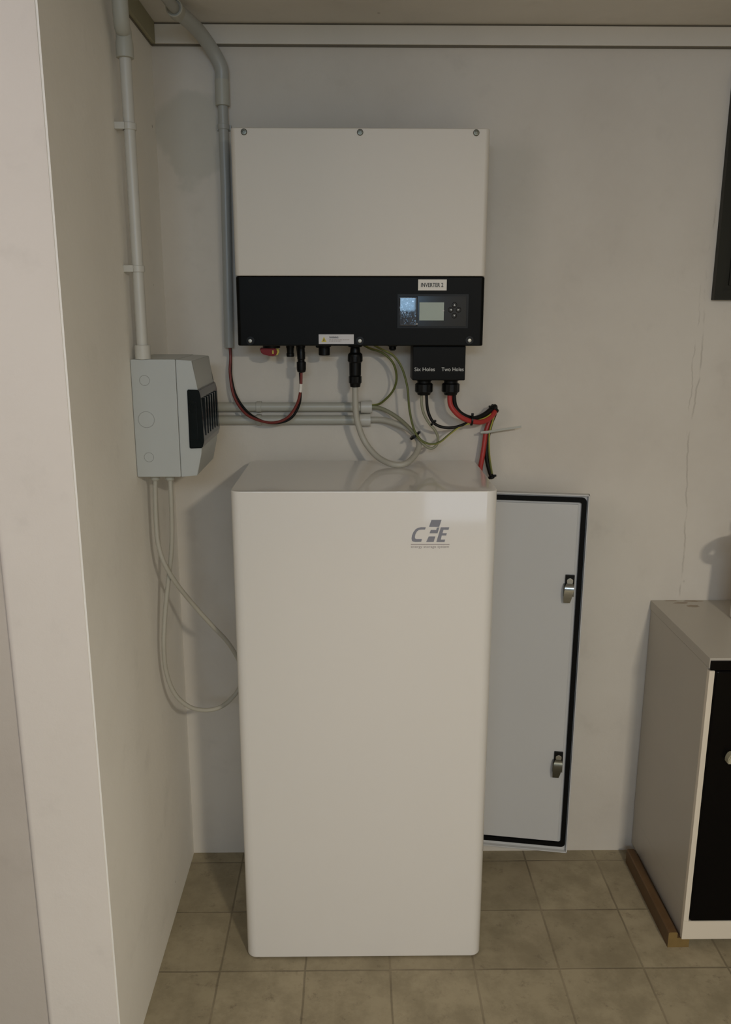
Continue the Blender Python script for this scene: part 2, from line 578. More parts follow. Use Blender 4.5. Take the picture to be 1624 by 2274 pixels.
# niche side wall ending in a rounded nib (pillar) whose left end is splayed back
struct('wall_left', nb(XL - 0.13, XL, YP + 0.001, 0.0, 0.0, 2.6), M['wall_left'], 0)
b = bmesh.new()
pil = [(XL - 0.0012, -0.3), (XL - 0.0012, YP + 0.004), (XL - 0.004, YP)]
for k in range(7):
    a = math.radians(15 * k)
    pil.append((-0.594 - 0.012 * math.sin(a), YP + 0.012 - 0.012 * math.cos(a)))
pil.append((-0.606, -0.3))
prism(b, pil, 'z', 0.0, 2.6)
struct('wall_pillar', b, M['pillar'], 40)
struct('wall_far_left', nb(-1.5, -0.60, YP + 0.013, -0.55, 0.0, 2.6), M['far'], 0)
# left side wall with an added opening for the fill light
b = bmesh.new()
box(b, -1.6, -1.5, -4.3, -2.36, 0.0, 2.6)
box(b, -1.6, -1.5, -1.34, -0.55, 0.0, 2.6)
box(b, -1.6, -1.5, -2.36, -1.34, 0.0, 1.59)
box(b, -1.6, -1.5, -2.36, -1.34, 2.31, 2.6)
struct('wall_side_left', b, M['room'], 0)
struct('wall_right', nb(2.9, 3.0, -4.4, 0.0, 0.0, 2.6), M['room'], 0)
# rear wall with a half glazed door and a narrow window, plus an added high opening for the fill
b = bmesh.new()
box(b, -1.6, -0.82, -4.3, -4.2, 0.0, 2.6)
box(b, -0.82, 0.25, -4.3, -4.2, 0.0, 2.01)
box(b, -0.82, 0.42, -4.3, -4.2, 2.39, 2.6)
box(b, 0.42, 0.43, -4.3, -4.2, 1.73, 2.6)
box(b, 0.25, 0.43, -4.3, -4.2, 0.0, 1.41)
box(b, 0.25, 0.42, -4.3, -4.2, 1.73, 2.01)
box(b, 0.43, 2.9, -4.3, -4.2, 0.91, 2.6)
box(b, 0.43, 2.9, -4.3, -4.2, 0.0, 0.11)
box(b, 0.96, 2.9, -4.3, -4.2, 0.11, 0.91)
box(b, 0.43, 0.46, -4.3, -4.2, 0.11, 0.91)
struct('wall_rear', b, M['room'], 0)
# low soffit over the niche, higher ceiling behind
b = bmesh.new()
box(b, -2.2, 3.0, -1.05, 0.2, CEIL, 2.6)
box(b, -2.2, 3.0, -4.4, -1.05, 2.42, 2.6)
struct('ceiling', b, M['ceiling'], 0)
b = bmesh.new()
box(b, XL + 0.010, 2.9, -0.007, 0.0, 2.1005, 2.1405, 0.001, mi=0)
box(b, XL + 0.002, 2.9, -0.003, 0.0, 2.0960, CEIL, mi=1)  # dark strip painting the shadow line above and below the board
struct('trim_1', b, None, 30, [M['trim'], M['gap_shade']])
b = bmesh.new()
box(b, XL, XL + 0.011, -0.74, -0.008, 2.099, CEIL, 0.001, mi=0)
box(b, XL, XL + 0.003, -0.74, -0.004, 2.0965, CEIL - 0.002, mi=1)  # same painted shadow line along the side trim
struct('trim_2', b, None, 30, [M['trim_olive'], M['gap_shade']])

# dark wooden window at the right edge of the photo
b = bmesh.new()
WX0, WX1, WZ0, WZ1 = 0.874, 1.50, 1.537, 2.04


def frame(bm, x0, x1, z0, z1, w, y0, y1, mi=0):
    o_ = [(x0, z0), (x1, z0), (x1, z1), (x0, z1)]
    i_ = [(x0 + w, z0 + w), (x1 - w, z0 + w), (x1 - w, z1 - w), (x0 + w, z1 - w)]
    for k in range(4):
        j = (k + 1) % 4
        prism(bm, [o_[k], o_[j], i_[j], i_[k]], 'y', y0, y1, mi)


frame(b, WX0, WX1, WZ0, WZ1, 0.022, -0.018, 0.0)
frame(b, WX0 + 0.0222, WX1 - 0.0222, WZ0 + 0.0222, WZ1 - 0.0222, 0.012, -0.011, 0.0)
frame(b, WX0 + 0.0344, WX1 - 0.0344, WZ0 + 0.0344, WZ1 - 0.0344, 0.022, -0.015, 0.0)
w = struct('window_1', b, M['wood_dark'])
w2 = obj('window_pane', nb(WX0 + 0.056, WX1 - 0.056, -0.006, -0.002, WZ0 + 0.056, WZ1 - 0.056), M['glass_dark'], w)

# ceiling lamp of the room (behind the photographer)
t = thing('ceiling_lamp', 'square white ceiling lamp behind the photographer', 'lamp', (LAMP[0], LAMP[1], 2.42))
obj('lamp_base', nb(-0.16, 0.16, -0.16, 0.16, -0.03, 0.0, 0.004), M['sticker'], t)
obj('lamp_panel', nb(-0.11, 0.11, -0.11, 0.11, -0.300, -0.274, 0.004), M['sticker'], t)
obj('lamp_rod', lathe(bmesh.new(), [(0.0, 0.008), (0.25, 0.008)], (0, 0, -0.275)), M['sticker'], t)

# ------------------------------------------------------------------ hybrid inverter on the wall
IX0, IX1, IY, IZ0, IZ1, IZS = -0.2714, 0.2960, -0.1456, 1.4315, 1.8971, 1.5860
inv = thing('wall_inverter', 'wide white and black power inverter hung on the back wall above the tall cabinet', 'inverter', (0.0, 0.0, IZ0))
dz = IZ0


def I(bm):      # shift to the thing's base
    bmesh.ops.translate(bm, verts=bm.verts, vec=(0, 0, -dz))
    return bm


b = nb(IX0 + 0.02, IX1 - 0.02, -0.085, -0.006, IZ0 + 0.012, IZ1 - 0.012, 0.002)
for k in range(22):     # cooling fins at both sides
    z = IZ0 + 0.03 + k * 0.019
    box(b, IX0 + 0.006, IX0 + 0.02, -0.08, -0.012, z, z + 0.004)
    box(b, IX1 - 0.02, IX1 - 0.006, -0.08, -0.012, z, z + 0.004)
obj('heat_sink', I(b), M['alu'], inv)
obj('front_cover', I(nb(IX0, IX1, IY, -0.086, IZS + 0.0004, IZ1, 0.003, 2, vert=0.011, vseg=5)), M['inv_white'], inv)
obj('lower_cover', I(nb(IX0 + 0.001, IX1 - 0.001, IY + 0.0005, -0.086, IZ0, IZS - 0.0004, 0.003, 2, vert=0.009, vseg=5)), M['inv_black'], inv)
for px, py in ((542, 293), (800, 294), (1058, 295)):
    p = at(px, py, IY)
    screw(inv, p.x, IY - 0.0002, p.z - dz, 0.0068, M['dull_steel'])
for px, py in ((556, 757), (799.5, 757), (1043, 756)):
    p = at(px, py, IY)
    o = lathe(bmesh.new(), [(0.0, 0.0095), (0.0012, 0.0095), (0.0014, 0.0088)], (p.x, IY + 0.0002, p.z - dz), (0, -1, 0), 20)
    obj('screw_recess', o, M['black'], inv)
    screw(inv, p.x, IY - 0.0012, p.z - dz, 0.0048, M['steel'])
# name sticker
p0, p1 = at(929, 620.5, IY), at(992, 645, IY)
st = obj('name_sticker', I(nb(p0.x, p1.x, IY - 0.0010, IY + 0.0005, p1.z, p0.z)), M['sticker'], inv)
st['label'] = 'white sticker reading INVERTER 2'
w_ = p1.x - p0.x
text('lettering', 'INVERTER 2', p0.x + 0.10 * w_, p1.x - 0.12 * w_, (p0.z + p1.z) / 2 - dz, IY - 0.0013, M['ink'], st, height=0.0095, bold=0.018)
# warning label
p0, p1 = at(708, 742.5, IY), at(786, 764, IY)
st = obj('warning_label', I(nb(p0.x, p1.x, IY - 0.0010, IY + 0.0005, p1.z, p0.z)), M['sticker_grey'], inv)
st['label'] = 'grey-white warning label with yellow triangle'
hh = p0.z - p1.z
tx, tz = p0.x + 0.012, p1.z - dz
b = bmesh.new()
prism(b, [(tx - 0.0062, tz + 0.0045), (tx + 0.0062, tz + 0.0045), (tx, tz + 0.0165)], 'y', IY - 0.0014, IY - 0.0008, 0)
tr = obj('warning_triangle', b, M['yellow'], st)
b = bmesh.new()
prism(b, [(tx - 0.0012, tz + 0.0065), (tx + 0.0010, tz + 0.0065), (tx + 0.0004, tz + 0.0095), (tx + 0.0014, tz + 0.0095), (tx - 0.0004, tz + 0.0135), (tx - 0.0002, tz + 0.0102), (tx - 0.0014, tz + 0.0102)], 'y', IY - 0.0017, IY - 0.0013)
obj('bolt_symbol', b, M['ink'], st)
text('warning_word', 'WARNING', p0.x + 0.024, p0.x + 0.045, p0.z - 0.0068 - dz, IY - 0.0013, M['ink'], st, height=0.0040, bold=0.015)
b = bmesh.new()     # small print, too small to read in the photo: rows of ink dashes
for row, (za, xe) in enumerate(((0.0120, 0.070), (0.0150, 0.052))):
    x = p0.x + 0.024
    while x < p0.x + xe:
        l = random.uniform(0.003, 0.008)
        box(b, x, min(x + l, p0.x + xe), IY - 0.0013, IY - 0.0008, p0.z - za - dz - 0.0009, p0.z - za - dz + 0.0009)
        x += l + 0.0014
obj('small_print', b, M['ink_text'], st)
# display
p0, p1 = at(883, 653, IY), at(1039, 729, IY)
b = bmesh.new()
frame(b, p0.x, p1.x, p1.z, p0.z, 0.0045, IY - 0.0022, IY + 0.0005)
box(b, p0.x + 0.004, p1.x - 0.004, IY - 0.0004, IY + 0.0005, p1.z + 0.004, p0.z - 0.004)
disp = obj('display_panel', I(b), M['black'], inv)
b = nb(p0.x + 0.0046, p1.x - 0.0046, IY - 0.0012, IY - 0.0004, p1.z + 0.0046, p0.z - 0.0046)
obj('panel_face', I(b), M['black_gloss'], disp)
q0, q1 = at(932, 671.5, IY), at(985.5, 711.5, IY)
b = nb(q0.x, q1.x, IY - 0.0017, IY - 0.0010, q1.z, q0.z)
o = obj('screen', I(b), M['lcd'], disp)
o['label'] = 'grey-green display screen, switched off'
q0, q1 = at(886.5, 658, IY), at(927, 725, IY)
nx, nz = 14, 18
b = bmesh.new()
g = [[b.verts.new((q0.x + (q1.x - q0.x) * i / nx, IY - 0.0016 - 0.0012 * 0.0, q1.z + (q0.z - q1.z) * j / nz - dz)) for j in range(nz + 1)] for i in range(nx + 1)]
for i in range(nx):
    for j in range(nz):
        b.faces.new((g[i][j], g[i + 1][j], g[i + 1][j + 1], g[i][j + 1]))
o = obj('protective_film', b, M['film'], disp, 80)
sm = o.modifiers.new('thick', 'SOLIDIFY')
sm.thickness = 0.0003
o['label'] = 'crinkled shiny film left of the screen'
for px, py in ((1009.5, 677), (1001, 688), (1018.5, 688), (1009, 701)):
    p = at(px, py, IY)
    b = lathe(bmesh.new(), [(0.0, 0.0062), (0.0008, 0.0062), (0.0016, 0.0048)], (p.x, IY - 0.0010, p.z - dz), (0, -1, 0), 20)
    bt = obj('button', b, M['black_gloss'], disp)
    s = 0.0022
    b = bmesh.new()
    pts = [(-s, -s), (s, -s), (0, s)]
    k = [(1009.5, 677), (1001, 688), (1018.5, 688), (1009, 701)].index((px, py))
    a = (0, math.pi / 2, -math.pi / 2, math.pi)[k]
    prism(b, [(p.x + x * math.cos(a) - z * math.sin(a), p.z - dz + x * math.sin(a) + z * math.cos(a)) for x, z in pts], 'y', IY - 0.0030, IY - 0.0025)
    obj('button_mark', b, M['ink_white'], disp)
for px, py, s in ((926, 719.5, 0.0018), (984.5, 690, 0.0024)):
    p = at(px, py, IY)
    obj('indicator_light', lathe(bmesh.new(), [(0, s), (0.0016, s * 0.7)], (p.x, IY - 0.0015, p.z - dz), (0, -1, 0), 12), M['ink_white'], disp)

# things under the inverter, all fixed to it
CY = -0.085
# red rotary switch lying on its side with a yellow plate
zt = 0.0
p = at(598, 786, CY)
sx = p.x
b = bmesh.new()
lathe(b, [(-0.002, 0.021), (-0.007, 0.0205)], (sx + 0.006, CY, zt), (0, 0, 1), 28)
plate = obj('switch_plate', b, M['black'], inv)
b = bmesh.new()
prism(b, [(sx - 0.0215, -0.0070), (sx + 0.0160, -0.0070), (sx + 0.0195, -0.012), (sx + 0.0185, -0.0225), (sx + 0.0130, -0.0262), (sx - 0.002, -0.0250), (sx - 0.0165, -0.0205), (sx - 0.0195, -0.012)], 'y', CY - 0.014, CY + 0.014)
bmesh.ops.bevel(b, geom=list(b.edges), offset=0.0022, segments=2, affect='EDGES')
o = obj('rotary_switch', b, M['red'], inv)
o['label'] = 'red rotary switch handle'
b = nb(sx + 0.0085, sx + 0.0122, CY - 0.0152, CY - 0.0135, -0.0205, -0.0120, 0.0006)
obj('switch_marker', b, M['yellow'], o)
b = bmesh.new()
prism(b, [(sx + 0.0170, -0.0080), (sx + 0.0235, -0.0085), (sx + 0.0245, -0.0160), (sx + 0.0205, -0.0235), (sx + 0.0165, -0.0240), (sx + 0.0200, -0.0160)], 'y', CY - 0.006, CY + 0.004)
obj('switch_tab', b, M['yellow'], o)
# free solar socket
p = at(645, 785, CY)
b = lathe(bmesh.new(), [(0.002, 0.0098), (-0.006, 0.0098), (-0.008, 0.0088), (-0.019, 0.0080), (-0.020, 0.0092), (-0.0265, 0.0092), (-0.028, 0.0080)], (p.x, CY, 0.0), (0, 0, 1), 20)
obj('solar_socket', b, M['black'], inv)
p2 = at(669, 785, CY)
b = lathe(bmesh.new(), [(0.002, 0.0100), (-0.006, 0.0100), (-0.008, 0.0088), (-0.016, 0.0088)], (p2.x, CY, 0.0), (0, 0, 1), 20)
obj('solar_socket', b, M['black'], inv)
p = at(720.5, 785, CY)
b = lathe(bmesh.new(), [(0.002, 0.0165), (-0.004, 0.0165), (-0.005, 0.0135), (-0.0235, 0.0135), (-0.0245, 0.0125)], (p.x, CY, 0.0), (0, 0, 1), 28)
obj('antenna_port', b, M['black'], inv)
p = at(706, 774, CY)
obj('bottom_screw', lathe(bmesh.new(), [(0.001, 0.0050), (-0.005, 0.0050), (-0.007, 0.0025)], (p.x, CY, 0.0), (0, 0, 1), 14), M['black'], inv)
p = at(789, 785, CY)
ACX = p.x
b = lathe(bmesh.new(), [(0.002, 0.0165), (-0.004, 0.0165), (-0.006, 0.0110), (-0.018, 0.0125), (-0.022, 0.0125)], (ACX, CY, 0.0), (0, 0, 1), 28)
obj('grid_socket', b, M['black'], inv)
p = at(872, 776, CY)
b = lathe(bmesh.new(), [(0.001, 0.0115), (-0.003, 0.0115), (-0.004, 0.0085), (-0.010, 0.0085), (-0.013, 0.0055)], (p.x, CY, 0.0), (0, 0, 1), 18)
obj('vent_valve', b, M['black'], inv)
# terminal box with two cable glands
q0, q1 = at(917, 772, -0.125), at(1033, 845, -0.125)
TBY = -0.125
b = nb(q0.x, q1.x, TBY, -0.045, q1.z - dz, 0.0, 0.0025, 2)
tb = obj('terminal_box', b, M['inv_black'], inv)
tb['label'] = 'black terminal box lettered Six Holes and Two Holes'
za, zb = at(944, 820, TBY), at(1005, 820, TBY)
xa, xb = at(921, 820, TBY).x, at(966, 820, TBY).x
text('lettering', 'Six Holes', xa, xb, za.z - dz, TBY - 0.0003, M['ink_white'], tb, height=0.0085)
xa, xb = at(981, 820, TBY).x, at(1030, 820, TBY).x
text('lettering', 'Two Holes', xa, xb, za.z - dz, TBY - 0.0003, M['ink_white'], tb, height=0.0085)
GY = -0.085
GL = []
for px in (942, 1001.5):
    p = at(px, 850, GY)
    zz = q1.z - dz + 0.002
    b = lathe(bmesh.new(), [(0.0, 0.0215), (-0.004, 0.0215), (-0.006, 0.0165), (-0.013, 0.0165)], (p.x, GY, zz), (0, 0, 1), 28)
    ribbed(b, (p.x, GY, zz), (0, 0, -1), 0.011, 0.034, 0.0215, 14, 0.05)
    lathe(b, [(-0.033, 0.0175), (-0.0395, 0.0150)], (p.x, GY, zz), (0, 0, 1), 24)
    obj('cable_gland', b, M['black'], tb)
    GL.append(Vector((p.x, GY, zz - 0.038 + dz)))

# ------------------------------------------------------------------ battery cabinet with its open side door
BX0, BX1, BY0, BY1, BZ = -0.2622, 0.2990, -0.4068, -0.0349, 1.1449
bat = thing('battery_cabinet', 'tall glossy white battery cabinet standing on the tiled floor in front of the back wall', 'cabinet', (0.018, -0.22, 0.0))
off = Vector((0.018, -0.22, 0.0))


def Bt(bm):
    bmesh.ops.translate(bm, verts=bm.verts, vec=-off)
    return bm


obj('shell', Bt(nb(BX0, BX1, BY0, BY1, 0.004, BZ, 0.0022, 2, vert=0.024, vseg=8)), M['bat_white'], bat)
b = nb(BX0 + 0.03, BX1 - 0.03, BY0 + 0.03, BY1 - 0.03, 0.0, 0.005)
obj('foot_plate', Bt(b), M['black'], bat)
# emblem, traced as vector shapes on the front
Z8 = 6.246


def lp(pts):
    out = []
    for x, y in pts:
        p = at(860 + x / Z8, 1120 + y / Z8, BY0)
        out.append((p.x - off.x, p.z - off.z))
    return out


ly0, ly1 = BY0 - 0.0006 - off.y, BY0 + 0.0004 - off.y
b = bmesh.new()
for poly in (
    [(536, 318), (470, 317), (430, 325), (395, 346), (365, 385), (346, 430), (339, 470), (343, 500), (358, 516), (390, 521), (472, 519), (483, 481), (408, 481), (389, 473), (385, 450), (393, 412), (413, 375), (440, 354), (470, 349), (526, 348)],
    [(615, 215), (755, 215), (722, 312), (582, 312)],
    [(690, 322), (724, 318), (699, 400), (590, 400), (606, 355), (681, 355)],
    [(578, 445), (668, 445), (645, 521), (543, 521)],
    [(745, 318), (862, 318), (852, 352), (782, 352), (768, 400), (828, 400), (819, 431), (758, 431), (744, 490), (805, 490), (796, 522), (683, 522)],
):
    prism(b, lp(poly), 'y', ly0, ly1)
lg = obj('emblem', b, M['ink_logo'], bat, 0)
lg['label'] = 'grey slanted letters emblem with stacked blocks'
b = bmesh.new()
prism(b, lp([(330, 549), (865, 549), (865, 559), (330, 559)]), 'y', ly0, ly1)
obj('emblem_line', b, M['ink_text'], bat, 0)
xa, xb = lp([(330, 595), (858, 595)])
text('emblem_lettering', 'energy storage system', xa[0], xb[0], xa[1], ly0 + 0.0002, M['ink_text'], bat, height=0.0062)

# door, hinged at the rear right edge, swung fully open
HX, HY = 0.300, -0.054
ANG = math.atan2(-0.1 + 0.054, 0.579 - 0.300)
DW = math.hypot(0.279, 0.046)
D0, D1 = 0.062, 1.0685
rot = Matrix.Translation(Vector((HX, HY, 0)) - off) @ Matrix.Rotation(ANG, 4, 'Z')


def Dr(bm):
    bmesh.ops.transform(bm, matrix=rot, verts=bm.verts)
    return bm


b = bmesh.new()
T = 0.020
box(b, 0.004, DW, 0.0105, T, D0, D1, 0.001)                    # outer sheet
for x0_, x1_, z0_, z1_ in ((0.004, DW, D0, D0 + 0.0035), (0.004, DW, D1 - 0.0035, D1), (DW - 0.0035, DW, D0, D1), (0.004, 0.0075, D0, D1)):
    box(b, x0_, x1_, 0.0, 0.0115, z0_, z1_, 0.0008)            # folded lip
dr = obj('door', Dr(b), M['door_inner'], bat)
dr['label'] = 'open grey-white cabinet door with black gasket'
obj('door_lining', Dr(nb(0.03, DW - 0.026, 0.006, 0.011, D0 + 0.03, D1 - 0.026, 0.001)), M['door_inner'], dr)


def rrect(x0, x1, z0, z1, r, n=6):
    pts = []
    for cx, cz, a0 in ((x1 - r, z1 - r, 0), (x0 + r, z1 - r, 90), (x0 + r, z0 + r, 180), (x1 - r, z0 + r, 270)):
        for k in range(n + 1):
            a = math.radians(a0 + 90 * k / n)
            pts.append((cx + r * math.cos(a), cz + r * math.sin(a)))
    return pts


b = bmesh.new()
gx0, gx1, gz0, gz1, gw = 0.014, DW - 0.006, D0 + 0.0155, D1 - 0.008, 0.012
po, pi_ = rrect(gx0, gx1, gz0, gz1, 0.012), rrect(gx0 + gw, gx1 - gw, gz0 + gw, gz1 - gw, 0.006)
rings = []
for pts, yy in ((po, 0.011), (po, 0.0035), (pi_, 0.0035), (pi_, 0.011)):
    rings.append([b.verts.new((x, yy, z)) for x, z in pts])
n = len(po)
for i in range(3):
    for k in range(n):
        b.faces.new((rings[i][k], rings[i][(k + 1) % n], rings[i + 1][(k + 1) % n], rings[i + 1][k]))
obj('gasket', Dr(b), M['rubber'], dr)
# latches
for zl, mm in ((0.0, 'chrome'), (1.0, 'dull')):
    px, py = ((1265, 1307), (1240, 1697))[int(zl)]
    pw = at(px, py, -0.092)
    loc = (Matrix.Rotation(-ANG, 4, 'Z') @ (pw - Vector((HX, HY, 0))))
    lx, lz = loc.x, loc.z
    b = nb(lx - 0.0115, lx + 0.0115, 0.0005, 0.0065, lz + 0.004, lz + 0.036, 0.001)
    la = obj('latch', Dr(b), M['black'], dr)
    b = bmesh.new()
    ribbed(b, (lx, 0.0015, lz + 0.020), (0, -1, 0), 0.0, 0.004, 0.0085, 6, 0.1)
    obj('latch_nut', Dr(b), M['steel'], la)
    # bowed cam plate
    b = bmesh.new()
    prof = [(-0.036, -0.0065), (-0.026, -0.0100), (-0.012, -0.0130), (0.000, -0.0140), (0.008, -0.0120), (0.015, -0.0065)]
    w0 = [0.0080, 0.0095, 0.0112, 0.0115, 0.0112, 0.0088]
    fr = []
    for (z, y), w in zip(prof, w0):
        fr.append([b.verts.new((lx - 0.002 + sx_ * w + (z * 0.10), y + dy_, lz + z)) for sx_, dy_ in ((-1, 0), (1, 0), (1, 0.0035), (-1, 0.0035))])
    for i in range(len(fr) - 1):
        for k in range(4):
            b.faces.new((fr[i][k], fr[i][(k + 1) % 4], fr[i + 1][(k + 1) % 4], fr[i + 1][k]))
    b.faces.new(fr[0])
    b.faces.new(fr[-1][::-1])
    o = obj('latch_cam', Dr(b), M['chrome'] if mm == 'chrome' else M['dull_steel'], la, 60)
    b = bmesh.new()
    for s_ in (-1, 1):
        prism(b, [(0.006, lz - 0.022), (0.006, lz + 0.012), (-0.0075, lz + 0.008), (-0.0090, lz - 0.018)], 'x', lx - 0.002 + s_ * 0.0118 - 0.0009, lx - 0.002 + s_ * 0.0118 + 0.0009)
    obj('latch_cheek', Dr(b), M['dull_steel'], la)
# small black catch hook on the cabinet's right side
b = bmesh.new()
pc = at(1103, 1378, -0.30)
tube(b, spline([(BX1 - 0.006, -0.30, pc.z + 0.003), (BX1 + 0.005, -0.30, pc.z + 0.003), (BX1 + 0.0075, -0.30, pc.z), (BX1 + 0.005, -0.30, pc.z - 0.003), (BX1 + 0.002, -0.30, pc.z - 0.0035)], 5), 0.0016, 8)
obj('door_catch', Bt(b), M['black'], bat)

# ------------------------------------------------------------------ breaker box on the niche side wall
KY0, KY1, KZ0, KZ1 = -0.3592, -0.150, 1.1660, 1.4130
kb = thing('breaker_box', 'grey plastic breaker box with dark smoked window on the left niche wall', 'breaker box', (XL, -0.255, KZ0))
ko = Vector((XL, -0.255, KZ0))


def Kt(bm):
    bmesh.ops.translate(bm, verts=bm.verts, vec=-ko)
    return bm


obj('base', Kt(nb(XL + 0.0005, -0.3705, KY0, KY1, KZ0, KZ1, 0.003, 2)), M['box_grey'], kb)
b = bmesh.new()
prof = [(-0.3700, KZ0 + 0.0005), (-0.3365, KZ0 + 0.0030), (-0.3260, 1.215), (-0.3235, 1.238), (-0.3265, 1.345), (-0.3290, 1.352), (-0.3365, KZ1 - 0.0035), (-0.3700, KZ1 - 0.0010)]
v0 = [b.verts.new((x, KY0 + 0.001 + (0.002 if x > -0.34 else 0), z)) for x, z in prof]
v1 = [b.verts.new((x, KY1 - 0.001, z)) for x, z in prof]
n = len(prof)
b.faces.new(v0)
b.faces.new(v1[::-1])
for i in range(n):
    b.faces.new((v0[i], v1[i], v1[(i + 1) % n], v0[(i + 1) % n]))
bmesh.ops.bevel(b, geom=list(b.edges), offset=0.0012, segments=2, affect='EDGES')
cov = obj('cover', Kt(b), M['box_grey'], kb)
# smoked flap wrapping the front, with hinge ribs
b = bmesh.new()
wp = [(-0.3495, 1.2275), (-0.3225, 1.2285), (-0.3180, 1.242), (-0.3215, 1.338), (-0.3250, 1.3505), (-0.3490, 1.3510)]
v0 = [b.verts.new((x, KY0 - 0.0015, z)) for x, z in wp]
v1 = [b.verts.new((x, KY1 + 0.0005, z)) for x, z in wp]
n = len(wp)
b.faces.new(v0)
b.faces.new(v1[::-1])
for i in range(n):
    b.faces.new((v0[i], v1[i], v1[(i + 1) % n], v0[(i + 1) % n]))
bmesh.ops.bevel(b, geom=list(b.edges), offset=0.0016, segments=2, affect='EDGES')
fl = obj('window_flap', Kt(b), M['smoke'], kb)
fl['label'] = 'dark smoked hinged window'
b = bmesh.new()
for yy in (-0.335, -0.305, -0.275, -0.245, -0.215, -0.185):
    box(b, -0.3245, -0.3168, yy, yy + 0.012, 1.252, 1.332, 0.001)
box(b, -0.346, -0.330, KY0 - 0.0030, KY0 - 0.0010, 1.2460, 1.3270, 0.0008)
obj('flap_rib', Kt(b), M['smoke'], fl)
for px, py, r in ((321, 845, 0.0108), (325, 932, 0.0172), (331, 1015.5, 0.0103)):
    p = at(px, py, KY0)
    b = bmesh.new()
    ring = []
    for rr, dy in ((r - 0.0011, 0.0004), (r - 0.0008, -0.0003), (r, -0.0003), (r + 0.0003, 0.0004)):
        ring.append([b.verts.new((p.x + rr * math.cos(2 * math.pi * k / 32), KY0 + dy, p.z + rr * math.sin(2 * math.pi * k / 32))) for k in range(32)])
    for i in range(3):
        for k in range(32):
            b.faces.new((ring[i][k], ring[i][(k + 1) % 32], ring[i + 1][(k + 1) % 32], ring[i + 1][k]))
    obj('knockout', Kt(b), M['box_line'], kb)
KG = []
for px in (345.5, 378):
    p = at(px, 1064, -0.325)
    b = lathe(bmesh.new(), [(0.001, 0.0125), (-0.004, 0.0125), (-0.005, 0.0105), (-0.010, 0.0100), (-0.014, 0.0070)], (p.x, -0.325, KZ0), (0, 0, 1), 22)
    obj('cable_gland', Kt(b), M['pvc'], kb)
    KG.append(Vector((p.x, -0.325, KZ0 - 0.013)))

# ------------------------------------------------------------------ conduits
# vertical conduit on the side wall
PX = XL + 0.0255
ys = [atx(*q, PX).y for q in ((316, 740), (300, 540), (284, 200))]
PY = sum(ys) / 3
zc = [atx(*q, PX).z for q in ((279, 131), (276, 97), (270, 50), (265, 0), (318, 766), (288, 282), (295, 595))]
con = thing('conduit', 'light grey vertical conduit clipped to the left niche wall above the breaker box', 'conduit', (PX, PY, KZ1), group=None)
co = Vector((PX, PY, KZ1))


def Ct(bm, o_=co):
    bmesh.ops.translate(bm, verts=bm.verts, vec=-o_)
    return bm


obj('pipe', Ct(tube(bmesh.new(), [(PX, PY, KZ1 - 0.001), (PX, PY, (KZ1 + zc[0]) / 2), (PX, PY, zc[0] + 0.01)], 0.0112, 24)), M['pvc_light'], con)
obj('socket', Ct(lathe(bmesh.new(), [(0.0, 0.0160), (zc[4] - KZ1 - 0.001, 0.0160), (zc[4] - KZ1, 0.0150)], (PX, PY, KZ1), (0, 0, 1), 28)), M['pvc_light'], con)
h_ = zc[1] - zc[0]
obj('socket', Ct(lathe(bmesh.new(), [(0.0, 0.0145), (0.001, 0.0165), (h_, 0.0165), (h_ + 0.008, 0.0150)], (PX, PY, zc[0]), (0, 0, 1), 28)), M['pvc'], con)
e1, e2 = atx(270, 50, PX + 0.002), atx(263, -40, PX + 0.006)
bend = spline([(PX, PY, zc[1]), (PX, PY - 0.001, zc[1] + 0.02), tuple(e1), (e2.x, e2.y, min(e2.z, CEIL - 0.0))], 8)
obj('bend', Ct(tube(bmesh.new(), bend, 0.0148, 24)), M['pvc'], con)
for z in (zc[5], zc[6]):
    b = bmesh.new()
    lathe(b, [(-0.0065, 0.0128), (-0.0055, 0.0138), (0.0055, 0.0138), (0.0065, 0.0128)], (PX, PY, z), (0, 0, 1), 24)
    box(b, XL, PX - 0.006, PY - 0.0150, PY + 0.009, z - 0.0065, z + 0.0065, 0.001)
    obj('pipe_clip', Ct(b), M['pvc_light'], con)

# conduit dropping from the ceiling to the inverter's left side
RY = -0.0165
rx = at(497, 300, RY).x
rz0, rz1, rz2 = at(512, 772, RY).z, at(497, 236, RY).z, at(496, 178, RY).z
rxb = at(509, 770, RY).x
con2 = thing('conduit', 'bent grey conduit running from the ceiling down behind the inverter\'s left edge', 'conduit', (rx, RY, rz0))
c2 = Vector((rx, RY, rz0))
obj('pipe', Ct(tube(bmesh.new(), [(rxb, RY, rz0), (rx, RY, (rz0 + rz1) / 2 + 0.1), (rx, RY, rz1 + 0.01)], 0.0115, 24), c2), M['pvc_cool'], con2)
obj('socket', Ct(lathe(bmesh.new(), [(0.0, 0.0145), (0.001, 0.0163), (rz2 - rz1, 0.0163)], (rx, RY, rz1), (0, 0, 1), 28), c2), M['pvc'], con2)
bp_ = [(rx, RY, rz2 - 0.005), tuple(at(491, 150, -0.020)), tuple(at(472, 112, -0.035)), tuple(at(442, 70, -0.075)), tuple(at(414, 42, -0.122)), tuple(at(392, 24, -0.158))]
bpath = spline(bp_, 8)
obj('bend', Ct(tube(bmesh.new(), bpath, 0.0156, 24), c2), M['pvc_cool'], con2)
e = bpath[-1]
dirn = Vector((-0.06, -1.0, 0.0)).normalized()
b = lathe(bmesh.new(), [(-0.016, 0.0155), (-0.012, 0.0178), (0.020, 0.0178), (0.021, 0.0165), (0.021, 0.0150), (0.017, 0.0145)], tuple(e), tuple(dirn), 28)
obj('socket', Ct(b, c2), M['pvc'], con2)
